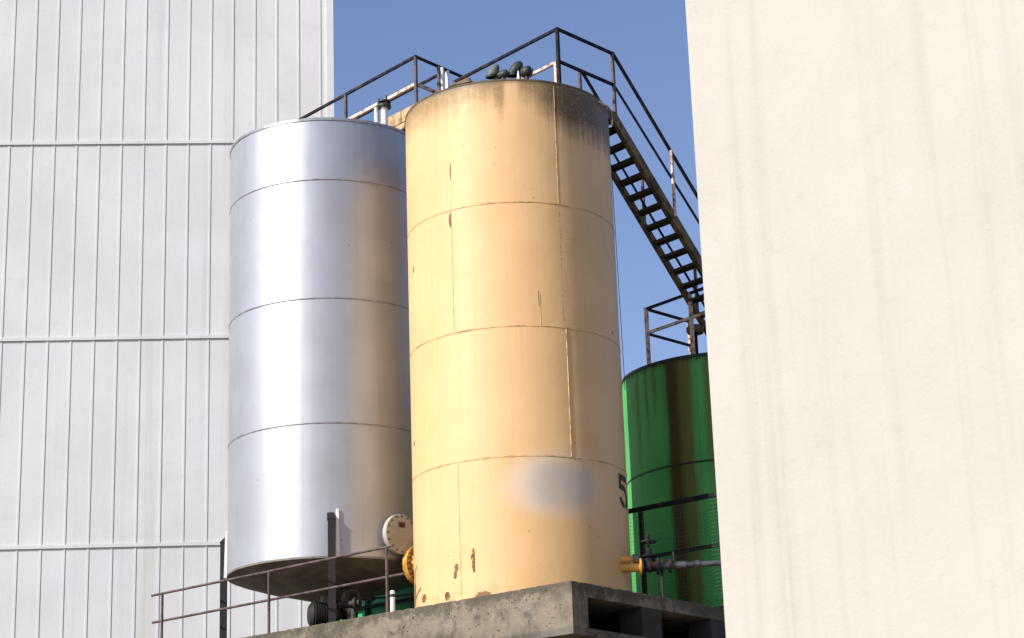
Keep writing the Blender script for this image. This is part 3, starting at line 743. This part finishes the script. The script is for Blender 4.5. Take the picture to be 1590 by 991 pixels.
# ---------------------------------------------------------------- rusty guard rail at the left edge of the platform
GLR = Frame((-1.4798, 22.5837), 39, -49.9)
gr = thing('guard_rail', GLR(0, 0, YBOT), 'thin rusty brown guard rail in front of the silver tank', 'railing')
for b in (0, 1.9, 3.8):
    mb = MB(); mb.tube(GLR(0, b, YBOT), GLR(0, b, 4.385), .017, 10); mb.build('post', M['raildark'], gr, smooth=True)
mb = MB(); mb.tube(GLR(0, -.10, 4.383), GLR(0, 4.0, 4.38), .015, 10); mb.build('top_rail', M['raildark'], gr, smooth=True)
mb = MB(); mb.tube(GLR(0.02, -.24, 4.052), GLR(0.02, 4.0, 4.05), .015, 10); mb.build('mid_rail', M['raildark'], gr, smooth=True)
mp = thing('marker_post', (-1.405, 22.56, YBOT), 'short white marker post with a black band beside the rusty guard rail', 'post')
q = Vector((-1.418, 22.53, 0))
mb = MB(); mb.tube(q + ZAX * YBOT, q + ZAX * 3.815, .026, 16); mb.build('shaft', M['white'], mp, smooth=True)
mb = MB(); mb.lathe(q + ZAX * 3.815, [(.030, 0), (.030, .030), (0, .03)], 16); mb.build('band', M['black'], mp, smooth=True, angle=30)
mb = MB(); mb.lathe(q + ZAX * 3.845, [(.026, 0), (.026, .03), (.018, .042), (0, .046)], 16); mb.build('cap', M['white'], mp, smooth=True)

# ---------------------------------------------------------------- cream building at the right
BR = Frame((1.372, 14.0), 39, 129)
br = thing('building', BR(0, 0, GROUND), 'cream rendered building corner close by at the right', 'building')
mb = MB(); mb.fbox(BR, 0, 7, 0, 9, GROUND, 9.5); mb.build('wall', M['wall_cream'], br)
mb = MB(); mb.fbox(BR, -.18, 7.18, -.0, 9.18, 9.5, 9.75); mb.build('cornice', M['wall_cream'], br)

# ---------------------------------------------------------------- pale clad warehouse behind the silver tank
WH = Frame((-3.16, 35.0), -8.0, -94)
wh = thing('warehouse', WH(0, 0, GROUND), 'tall pale grey clad warehouse wall behind the silver tank at the left', 'building')
mb = MB(); mb.fbox(WH, 0, 14, 0, 24, GROUND, 19); mb.build('wall', M['wall_pale'], wh)
mb = MB()
for i in range(60):
    b = .2 + i * .4; mb.fbox(WH, -.010, .0, b, b + .03, GROUND, 18.98)
mb.build('cladding_ribs', M['wall_pale'], wh)
mb = MB()
for z in (3.2, 6.9, 10.6, 14.3): mb.fbox(WH, -.03, -.001, .0, 24, z, z + .06)
mb.build('joint_flashing', M['wall_pale'], wh)
mb = MB(); mb.fbox(WH, -.04, .1, -.03, .10, GROUND, 19); mb.build('corner_trim', M['wall_pale'], wh)

# ---------------------------------------------------------------- camera, light, sky
cam = bpy.data.cameras.new('camera'); co = bpy.data.objects.new('camera', cam); COL.objects.link(co)
f, p, r = 3203.7, .2996, -.0350
fw = Vector((0, math.cos(p), math.sin(p))); rt = Vector((1, 0, 0)); up_ = rt.cross(fw)
rt2 = rt * math.cos(r) + up_ * math.sin(r); up2 = -rt * math.sin(r) + up_ * math.cos(r)
co.matrix_world = Matrix(((rt2.x, up2.x, -fw.x, 0), (rt2.y, up2.y, -fw.y, 0), (rt2.z, up2.z, -fw.z, 0), (0, 0, 0, 1)))
cam.sensor_width = 36; cam.lens = 36 * f / 1590; cam.clip_start = .1; cam.clip_end = 12000
SC.camera = co

SUN_AZ, SUN_EL = 234.0, 33.0       # azimuth clockwise from +Y
sd = Vector((math.sin(R(SUN_AZ)) * math.cos(R(SUN_EL)), math.cos(R(SUN_AZ)) * math.cos(R(SUN_EL)), math.sin(R(SUN_EL))))
sl = bpy.data.lights.new('sun', 'SUN'); sl.energy = 4.1; sl.angle = R(.5); sl.color = (1, .95, .87)
so = bpy.data.objects.new('sun', sl); COL.objects.link(so); so.rotation_euler = sd.to_track_quat('Z', 'Y').to_euler()
w = bpy.data.worlds.new('World'); SC.world = w; w.use_nodes = True
g = w.node_tree; sky = g.nodes.new('ShaderNodeTexSky'); sky.sky_type = 'NISHITA'; sky.sun_disc = False
sky.sun_elevation = R(SUN_EL); sky.sun_rotation = R(SUN_AZ)
sky.air_density = 1.0; sky.dust_density = 1.0; sky.ozone_density = 2.2
vm = g.nodes.new('ShaderNodeVectorMath'); vm.operation = 'MULTIPLY'; vm.inputs[1].default_value = (1.12, 1.04, 1.16)
g.links.new(sky.outputs[0], vm.inputs[0]); g.links.new(vm.outputs[0], g.nodes['Background'].inputs[0]); g.nodes['Background'].inputs[1].default_value = .108
SC.view_settings.view_transform = 'Standard'; SC.view_settings.look = 'None'; SC.view_settings.exposure = .4; SC.view_settings.gamma = 1
SC.view_settings.use_curve_mapping = False
